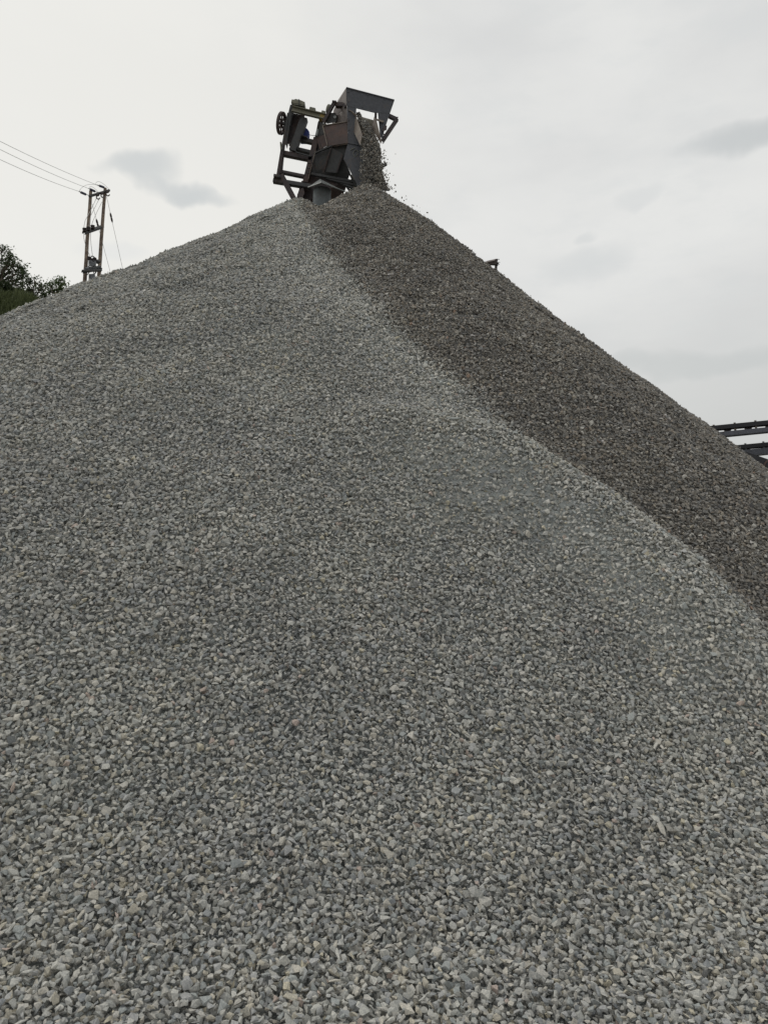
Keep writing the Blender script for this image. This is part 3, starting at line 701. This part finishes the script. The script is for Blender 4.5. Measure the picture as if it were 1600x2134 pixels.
# hood brackets
MB().channel(Z(742, 248, 15.28), Z(858, 250, 15.2), .085, .1).build('hood_bracket', S_DARK, cv)
MB().channel(Z(728, 222, 15.25), Z(605, 448, 15.28), .065, .08).bar(Z(705, 222, 15.25), Z(752, 226, 15.25), .03, .05).build('hood_strut', S_DARK, cv)
MB().bar(Z(835, 250, 15.1), Z(850, 292, 15.1), .03, .08).build('bracket_gusset', S_DARK, cv)
MB().channel(Z(1338, 374, 15.08), Z(1420, 412, 15.08), .07, .08).build('hood_bracket', S_DARK, cv)
MB().channel(Z(1425, 408, 15.06), Z(1256, 662, 15.06), .07, .08).bar(Z(1410, 405, 15.0), Z(1436, 396, 15.0), .02).bar(Z(1408, 440, 15.0), Z(1438, 436, 15.0), .02).build('hood_strut', S_DARK, cv)
MB().hull([Z(x, y, Y) for Y in (15.02, 15.12) for x, y in ((1290, 486), (1312, 490), (1308, 540), (1262, 555), (1268, 520))]).bar(Z(1262, 575, 15.08), Z(1285, 590, 15.08), .02).build('strut_lug', S_DARK, cv)
MB().tube([Z(1298, 610, 15.05), Z(1306, 635, 15.05), Z(1290, 652, 15.05), Z(1276, 640, 15.05)], .004, 5).build('wire_loop', RUB, cv)
MB().bar(Z(1253, 945, 15.25), Z(1308, 916, 15.25), .05, .06).build('side_bracket', S_DG, cv)
for k in range(5):
    for a_ in ((885+k*0, 120+k*105), ):
        c = Z(a_[0]+2*k, a_[1], YF-.008); MB().lathe(c, c-[0, .014, 0], [(0, .011), (1, .011)], 6).build('bolt', S_DARK, cv)
MB().tube([Z(470+60*t, 860+190*t+18*math.sin(3*t), 15.36) for t in np.linspace(0, 1, 8)], .008, 5).build('hose', RUB, cv)
MB().tube([Z(560+40*t, 640+150*t, 15.2-.02*math.sin(6*t)) for t in np.linspace(0, 1, 6)], .006, 5).build('hose', RUB, cv)
MB().bar(Z(690, 740, 15.2), Z(612, 1000, 15.42), .03, .03).bar(Z(818, 812, 15.18), Z(756, 1010, 15.33), .025, .03).build('scraper_arm', S_DARK, cv)
MB().bar(Z(505, 800, 15.44), Z(700, 716, 15.18), .028, .04).build('skirt_support', S_DG, cv)
MB().channel(Z(230, 690, 15.5), Z(330, 745, 15.5), .05, .06).build('motor_base', S_DG, cv)
MB().bar(Z(350, 622, 15.6), Z(430, 642, 15.6), .02, .2).build('motor_base', S_DG, cv)
MB().bar(Z(300, 785, 15.44), Z(470, 832, 15.44), .022, .03).build('frame_angle', S_DG, cv)
for x_, y_ in ((440, 905), (432, 960), (424, 1010)):
    MB().bar(Z(x_, y_, 15.4), Z(x_+26, y_+5, 15.4), .018, .03).build('post_clip', S_DG, cv)
# conveyor truss and its dark underside running back and down behind the pile
un_ = MB()
un_.plate([Z(500, 790, 15.5), Z(700, 715, 15.3), Z(880, 690, 15.2), Z(835, 862, 15.3), Z(905, 1010, 15.4), Z(880, 1085, 15.5), Z(560, 1040, 15.6), Z(470, 1020, 15.6)], .02)
un_.build('underside_plate', S_DG, cv)
MB().plate([Z(690, 730, 15.22), Z(820, 800, 15.2), Z(750, 1015, 15.36), Z(605, 1000, 15.45)], .012).build('scraper_plate', S_DG, cv)
MB().plate([Z(470, 1020, 15.62), Z(880, 1085, 15.52), Z(850, 1205, 15.7), Z(800, 1290, 15.8), Z(500, 1380, 15.8), Z(345, 1380, 15.75), Z(400, 1110, 15.65)], .02).build('lower_skirt', S_DARK, cv)
for x0, y0, x1, y1, w_ in ((470, 1020, 980, 1115, .05), (640, 1070, 975, 1150, .045), (790, 1120, 930, 1175, .035), (860, 1150, 905, 1215, .035)):
    MB().channel(Z(x0, y0, 15.5), Z(x1, y1, 15.42), w_, .06, .01).build('lower_rail', S_DG, cv)
MB().bar(Z(880, 990, 15.3), Z(965, 1150, 15.3), .03, .05).build('lower_rail', S_DG, cv)
tb = pa*.5+pb*.5
for s_ in (-1, 1):
    o = ax*s_*.42
    MB().channel(tb+o+bdir*.9-un*.05, tb+o+bdir*18-un*.05, .12, .06).build('truss_chord', S_DG, cv)
    MB().channel(tb+o+bdir*.9-un*.62, tb+o+bdir*18-un*.62, .10, .06).build('truss_chord', S_DG, cv)
    wb_ = MB()
    for k in range(15): d0 = 1+k*1.13; wb_.bar(tb+o+bdir*d0-un*.1, tb+o+bdir*(d0+.56)-un*.57, .045); wb_.bar(tb+o+bdir*(d0+.56)-un*.57, tb+o+bdir*(d0+1.13)-un*.1, .045)
    wb_.build('truss_web', S_DG, cv)
for s_ in (-1, 1):
    q = tb+ax*s_*.42+bdir*6-un*.68; MB().channel(q, np.array([q[0]+s_*.5, q[1]+.2, -.32]), .14, .12).build('trestle_leg', S_DARK, cv)

# capped pillar standing in the pile beside the head
pc_ = Z(590, 1195, 14.95); pr_ = Z(690, 1200, 14.95)[0]-pc_[0]; prr = float(pr_)
pl = empty('capped_pillar', np.array([pc_[0], pc_[1]+.1, -.3])); tag(pl, 'grey round pillar under a pyramid sheet-metal cap beside the hood', 'pillar')
MB().lathe([pc_[0], pc_[1]+.1, -.3], [pc_[0], pc_[1]+.1, pc_[2]+.02], [(0, prr), (1, prr)], 32).build('shaft', S_PIL, pl, 40)
ap = Z(570, 1082, 15.05); L_ = Z(435, 1172, 14.9); R__ = Z(850, 1220, 15.0); Fm = Z(600, 1168, 14.72)
cap = MB(); bkp = Z(610, 1135, 15.5)
L_, R__, Fm = Z(438, 1174, 14.95), Z(848, 1221, 15.05), Z(585, 1122, 14.62)
v_ = [cap.bm.verts.new(tuple(q)) for q in (ap, L_, Fm, R__, bkp)]
for f in ((0, 1, 2), (0, 2, 3), (0, 3, 4), (0, 4, 1)): cap.bm.faces.new([v_[k] for k in f])
cap = cap.build('cap', S_CAP, pl); ms = cap.modifiers.new('thick', 'SOLIDIFY'); ms.thickness = .012
MB().bar(L_, Fm, .02).bar(Fm, R__, .02).bar(R__, bkp, .015).bar(bkp, L_, .015).build('cap_rim', S_CAP, cap)

# ------------------------------------------------------------------ the falling gravel
r = np.random.default_rng(91); N_ = 3500
t_ = r.random(N_)**.85
zy = 345 + t_*(1200-345)
lx = np.interp(zy, [345, 400, 470, 560, 700, 850, 1000, 1100, 1200], [968, 985, 1015, 1035, 1022, 1010, 1000, 1010, 1000])
rx = np.interp(zy, [345, 400, 470, 560, 700, 850, 1000, 1100, 1200], [1015, 1035, 1120, 1165, 1235, 1262, 1275, 1290, 1330])
u_ = r.beta(1.5, 1.25, N_); zx = lx + u_*(rx-lx)
out = r.random(N_) < .03; zx = np.where(out & (zy > 760), rx + r.exponential(28, N_), zx)
Yb = np.interp(zy, [345, 470, 700, 1200], [15.3, 15.0, 14.82, 14.66]) + r.normal(size=N_)*.06
pts = np.array([Z(a, b, c) for a, b, c in zip(zx, zy, Yb)])
ex = []
for k in range(34):                                   # stones bouncing down the right flank
    s_ = r.exponential(.23); s_ = min(s_, 1.); px = 805 + s_*300; py = 392 + (px-805)*.80 - r.exponential(7) - 2
    ex.append(P(px, py, 14.55 - .9*s_))
ex.append(P(1087, 608, 13.2))
pts = np.concatenate([pts, np.array(ex)])
sz = np.clip(.040*np.exp(r.normal(size=len(pts))*.28), .018, .06)
me = scatter_mesh(pts, frames(len(pts), np.tile([0, 0, 1.], (len(pts), 1)), np.full(len(pts), 2.), r), sz, r, 'falling_gravel')
tag(link_mesh('falling_gravel', me, None), 'stream of dark stones pouring from the conveyor hood onto the peak', 'falling stones', kind='stuff')

# ------------------------------------------------------------------ twin-pole power structure
YL, YR = 38.0, 38.9
lt, lbm = P(189.5, 398, YL), P(177, 585, YL); rt_, rb_ = P(219.5, 392, YR), P(206.5, 578, YR)
def ext(a, b, z): return a + (b-a)*((z-a[2])/(b[2]-a[2]))
hz = lambda p: float(hill(np.array([p[0]]), np.array([p[1]]))[0])
lb = ext(lt, lbm, hz(lbm)-1.2); rb2 = ext(rt_, rb_, hz(rb_)-1.2)
pp_ = empty('power_pole', (lb+rb2)/2); tag(pp_, 'pair of wooden poles carrying a transformer platform and crossarms behind the gravel', 'power pole')
def wpole(a, b, r0, r1):
    k = 9; pts_ = [a + (b-a)*i/k + np.array([random.uniform(-1, 1), 0, 0])*.012 for i in range(k+1)]
    return MB().tube(pts_, r0, 12, r1)
wpole(lb, lt, .115, .082).build('pole', WOOD, pp_, 40); wpole(rb2, rt_, .115, .082).build('pole', WOOD, pp_, 40)
def T(zx, zy, Y): return P(140+zx/8.89, 360+zy/8.89, Y)   # coordinates of my close-up of the poles
def Yt(zx): return YL + (zx-440)/(690-440)*(YR-YL) - .16
def TT(zx, zy, d=0): return T(zx, zy, Yt(zx)+d)
MB().channel(TT(415, 424), TT(790, 312), .09, .10, .02).build('crossarm', S_DG, pp_)
MB().channel(TT(310, 1102), TT(640, 988), .17, .12, .02).build('crossarm', S_DG, pp_)
def insul(a, b, n, r0, mat=PORC, name='insulator', par=None):
    prof = [(0, r0*.4)]
    for k in range(n): t0 = (k+.1)/n; prof += [(t0, r0*.45), (t0+.25/n, r0), (t0+.5/n, r0), (t0+.75/n, r0*.45)]
    return MB().lathe(a, b, prof+[(1, r0*.4)], 12).build(name, mat, par or pp_, 40)
tens = [((258, 362), (350, 402)), ((430, 305), (518, 345)), ((600, 240), (686, 272))]
for a, b in tens: insul(TT(*a), TT(*b), 7, .065)
tips = [TT(225, 345), TT(405, 292), TT(560, 226)]
for (a, b), tp, en in zip(tens, tips, ((430, 424), (600, 375), (700, 290))):
    MB().tube([tp, TT(*a)], .025, 6).build('clamp', S_DG, pp_); MB().tube([TT(*b), TT(*en)], .018, 6).build('link_rod', S_DG, pp_)
for cx_, cy_ in ((580, 450), (665, 420), (760, 390)):      # arcing-horn fuse cutouts below the arm
    q = [TT(cx_+34*math.cos(a_), cy_+38*math.sin(a_), -.1) for a_ in np.linspace(.5, 5.2, 10)]
    MB().tube(q, .035, 6).build('fuse_cutout', PORB, pp_); insul(TT(cx_-30, cy_-30, -.1), TT(cx_+8, cy_-42, -.1), 3, .07, PORB, 'cutout_insulator')
for cx_, cy_ in ((332, 1056), (402, 1034), (482, 1004)):    # surge arresters on the middle arm
    insul(TT(cx_, cy_+36, -.12), TT(cx_-6, cy_-36, -.12), 3, .115, PORB, 'surge_arrester')
MB().bar(TT(290, 1092), TT(330, 1088), .03).build('arm_bolt', S_DG, pp_)
# transformer on its platform
MB().channel(TT(290, 1822, .15), TT(640, 1768, .15), .11, .12, .02).channel(TT(290, 1806, -.25), TT(640, 1800, -.25), .08, .1, .02).build('platform_beam', S_DG, pp_)
MB().bar(TT(330, 1788, .1), TT(620, 1752, .1), .05, .2).build('platform', GALV, pp_)
tf = MB().hull([TT(x, y, d) for d in (-.1, .2) for x, y in ((398, 1735), (402, 1622), (440, 1612), (535, 1622), (545, 1640), (540, 1735))]).build('transformer_tank', GALV, pp_)
rr_ = MB()
for k in range(7): rr_.bar(TT(408+k*20, 1632, -.13), TT(408+k*20, 1725, -.13), .03, .06)
rr_.build('cooling_fin', GALV, tf)
MB().plate([TT(372, 1770, -.3), TT(415, 1690, -.3), TT(430, 1700, -.3), TT(400, 1770, -.3)], .02).build('platform_gusset', GALV, pp_)
for x, y in ((412, 1565), (468, 1600), (516, 1585)): insul(TT(x, y+55, -.05), TT(x-2, y-12, -.05), 4, .10, PORB, 'bushing', tf)
MB().tube([TT(440, 1590), TT(455, 1545), TT(490, 1550), TT(522, 1580)], .03, 6).build('lead_bracket', S_DG, tf)
MB().bar(TT(530, 1640), TT(600, 1655), .12, .2).build('side_terminal_box', S_DG, tf)
MB().tube([TT(355, 1915), TT(415, 1845)], .025, 6).tube([TT(480, 1905), TT(500, 1830)], .02, 6).tube([TT(486, 1920), TT(560, 1800)], .035, 6).build('platform_brace', S_DG, pp_)
MB().bar(TT(466, 1890), TT(462, 2060), .28, .2).build('fuse_box', GALV, pp_)
for a_, b_, w__ in (((615, 1770), (648, 1772), .05), ((615, 1806), (648, 1808), .05), ((640, 1000), (690, 1006), .02)): MB().bar(TT(*a_), TT(*b_), w__).build('bolt', S_DG, pp_)
def drop(name, pts, rad=.011, sag=0):
    return MB().tube(pts, rad, 5).build(name, WIRE, pp_)
for a, b, c in (((225, 345), (370, 225), (600, 240)), ((405, 292), (470, 262), (600, 375)), ((530, 200), (620, 172), (785, 310))):
    a, b, c = np.array(a), np.array(b), np.array(c)
    drop('jumper_wire', [TT(*(a*(1-t)**2 + 2*t*(1-t)*(b*2-(a+c)/2) + c*t*t)) for t in np.linspace(0, 1, 12)], .009)
for q in ([(545, 475), (440, 700), (340, 880), (312, 1020)], [(600, 480), (520, 640), (440, 800), (405, 1000)], [(650, 540), (560, 720), (480, 900), (460, 970)],
          [(312, 1100), (316, 1220), (345, 1340), (400, 1480), (430, 1545)], [(440, 1050), (438, 1230), (455, 1400), (475, 1540)]):
    drop('down_lead', [TT(*s) for s in q], .013)
# line conductors
labs = ['upper of the three bare wires running left from the poles', 'middle of the three bare wires running left from the poles', 'lowest of the three bare wires running left from the poles']
for (px, py), tp, lb_ in zip(((0, 294), (0, 311), (0, 332)), tips[::-1], labs):
    e = P(px, py, 27.0); e2 = tp + (e-tp)*2.6; pts_ = [tp + (e2-tp)*t + np.array([0, 0, -1.3*4*t*(1-t)*.35]) for t in np.linspace(0, 1, 30)]
    # keep the chord through the frame edge: undo the sag where the wire leaves the picture
    k0 = 1/2.6; lift = 1.3*4*k0*(1-k0)*.35/k0
    pts_ = [p + np.array([0, 0, lift*min(t, k0)]) for p, t in zip(pts_, np.linspace(0, 1, 30))]
    o = MB().tube(pts_, .0095, 5).build('power_line', WIRE); tag(o, lb_, 'wire', 'bare line wires left of the poles')
for (a, m_, b), lb_ in ((((735, 440), (818, 828), (1110, 2130)), 'guy wire with a dark strain link running down right from the right pole top'),
                        (((470, 580), (562, 935), (860, 2060)), 'guy wire crossing behind the right pole from the left pole')):
    A_ = T(*a, YL+.3 if a[0] < 500 else YR+.1); D_ = T(*b, 41.5); g_ = empty('guy_wire', D_); tag(g_, lb_, 'guy wire', 'guy wires of the poles')
    k_ = (m_[1]-a[1])/(b[1]-a[1])*.97; M_ = A_ + (D_-A_)*k_; dv = (D_-A_)/np.linalg.norm(D_-A_)
    MB().tube([A_, M_-dv*.2], .01, 5).tube([M_+dv*.2, D_+dv*1.5], .01, 5).build('stay', WIRE, g_)
    MB().lathe(M_-dv*.26, M_+dv*.26, [(0, .02), (.2, .055), (.45, .055), (.5, .035), (.55, .055), (.8, .055), (1, .02)], 10).build('strain_insulator', PORB, g_)

# ------------------------------------------------------------------ conveyors beyond the right flank
def C(zx, zy, Y): return P(1440+zx/10, 840+zy/10, Y)
def side_conveyor(name, label, top, bot, brk, Y0, Y1, seedY, rollers, post_mat):
    """top/bot: image lines (x0,y0,x1,y1) of the upper belt band and the lower channel"""
    def pt(line, x):
        x0, y0, x1, y1 = line; t = (x-x0)/(x1-x0); return y0+(y1-y0)*t, Y0+(Y1-Y0)*(x/1600)
    base = C(1900, 900, Y0); g_ = empty(name, np.array([base[0], base[1], -.3])); tag(g_, label, 'conveyor', 'belt conveyors beyond the right side of the pile')
    def L(line, x, dz=0):
        y, Y = pt(line, x); return C(x, y+dz, Y)
    t0, t1 = top; b0, b1 = bot
    xa, xb = -2500, 3600
    off = np.array([.03, .32, .0])
    A0, A1 = L(t0, xa), L(t0, xb); w_ = np.linalg.norm(L(t1, 900)-L(t0, 900))
    dn = (L(t1, 900)-L(t0, 900)); dnb = L(b1, 900)-L(b0, 900)
    mid = lambda x: (L(t0, x)+L(t1, x))/2
    MB().bar(mid(xa), mid(xb), w_, .05).bar(mid(xa)+off, mid(xb)+off, w_, .05).bar(mid(xa)+off/2, mid(xb)+off/2, .02, .30).build('belt', RUB, g_)
    mb_ = lambda x: (L(b0, x)+L(b1, x))/2
    wb_ = np.linalg.norm(dnb)
    MB().channel(mb_(xa), mb_(xb), wb_, .10, .018).build('stringer', RAILM, g_); MB().channel(mb_(xa)+off, mb_(xb)+off, wb_, .10, .018).build('stringer', RAILM, g_)
    for x in brk:
        MB().bar(L(t0, x, -14)+[0, -.09, 0], L(b0, x+18, 14)+[0, -.09, 0], .065, .03).build('idler_bracket', post_mat, g_)
    for x in rollers:
        q = L(t1, x); fr = MB()
        fr.bar(L(t1, x-70), L(b0, x-62, 8), .035, .04).bar(L(t1, x-40), L(b0, x-5, 8), .03, .04).bar(L(t1, x+55), L(b0, x-5, 8), .03, .04)
        fr.build('idler_frame', S_DARK, g_)
        MB().lathe(L(t1, x, 12)+[-.0, .02, 0], L(t1, x, 12)+off*.9, [(0, .085), (1, .085)], 14).build('return_roller', S_DARK, g_)
    for x in (2400, 3400):
        q = mb_(x); MB().channel(q, np.array([q[0], q[1], -.3]), .15, .12).build('support_leg', RAILM, g_)
    return g_
side_conveyor('conveyor', 'upper dark belt conveyor with rusty brackets beyond the right edge of the pile', ((400, 480, 1600, 355), (400, 558, 1600, 448)), ((560, 605, 1600, 500), (560, 692, 1600, 592)),
              (-20, 435, 870, 1300, 1730, 2160), 26.0, 25.0, 1, (790, 1220, 1660, 360), S_TAN)
side_conveyor('conveyor', 'lower dark belt conveyor with grey brackets just under the upper one at the right', ((900, 882, 1600, 808), (900, 962, 1600, 905)), ((1040, 985, 1600, 925), (1040, 1110, 1600, 1052)),
              (730, 1092, 1465, 1830, 2200), 27.5, 26.5, 2, (1180, 1560, 1920), S_CAP)
g_ = empty('tail_conveyor', np.array([C(1500, 1100, 24)[0], 24, -.3])); tag(g_, 'dark sloping belt with a rust-rimmed pulley below the two conveyors at the right', 'conveyor')
MB().plate([C(1000, 1020, 24), C(1570, 1215, 24), C(1900, 1330, 24), C(1900, 1560, 24), C(1500, 1400, 24), C(1000, 1130, 24)], .5).build('belt_cover', RUB, g_)
wc = C(1640, 1310, 23.7)
rim = MB().lathe(wc, wc+[.03, .5, .02], [(0, .17), (.06, .205), (.2, .205), (.21, .19), (.8, .19), (.81, .205), (1, .205)], 28).build('pulley', S_RED, g_, 40)
MB().lathe(wc-[.002, .03, 0], wc+[0, .012, 0], [(0, .150), (1, .150)], 24).build('pulley_face', RUB, rim)
MB().channel(C(1650, 1400, 24.1), C(1650, 1400, 24.1)*[1, 1, 0]-[0, 0, .3], .15, .12).build('support_leg', S_DG, g_)

# end of a steel frame peeping over the right flank
def D(zx, zy, Y): return P(966+zx/11.43, 508+zy/11.43, Y)
g_ = empty('steel_frame', np.array([D(770, 600, 20)[0], 20, -.3])); tag(g_, 'rusty steel frame end with a post peeping over the right flank of the pile', 'steel frame')
pe = D(765, 620, 20.2)
MB().channel(D(772, 440, 20.2), np.array([pe[0]+.03, 20.2, -.3]), .065, .07).build('post', S_DARK, g_)
MB().plate([D(540, 425, 20.5), D(745, 378, 20.1), D(800, 375, 20.1), D(800, 430, 20.1), D(600, 432, 20.5)], .05).build('top_plate', S_SIDE, g_)
MB().channel(D(500, 440, 20.6), D(800, 462, 20.1), .06, .08).build('arm', S_DARK, g_)
MB().hull([D(x, y, Y) for Y in (20.0, 20.15) for x, y in ((745, 360), (800, 356), (812, 372), (800, 425), (760, 420))]).build('end_block', S_DARK, g_)
for a_, b_ in (((800, 369), (852, 371)), ((800, 443), (862, 441))): MB().bar(D(*a_, 20.05), D(*b_, 20.05), .012).build('rod', S_CAP, g_)
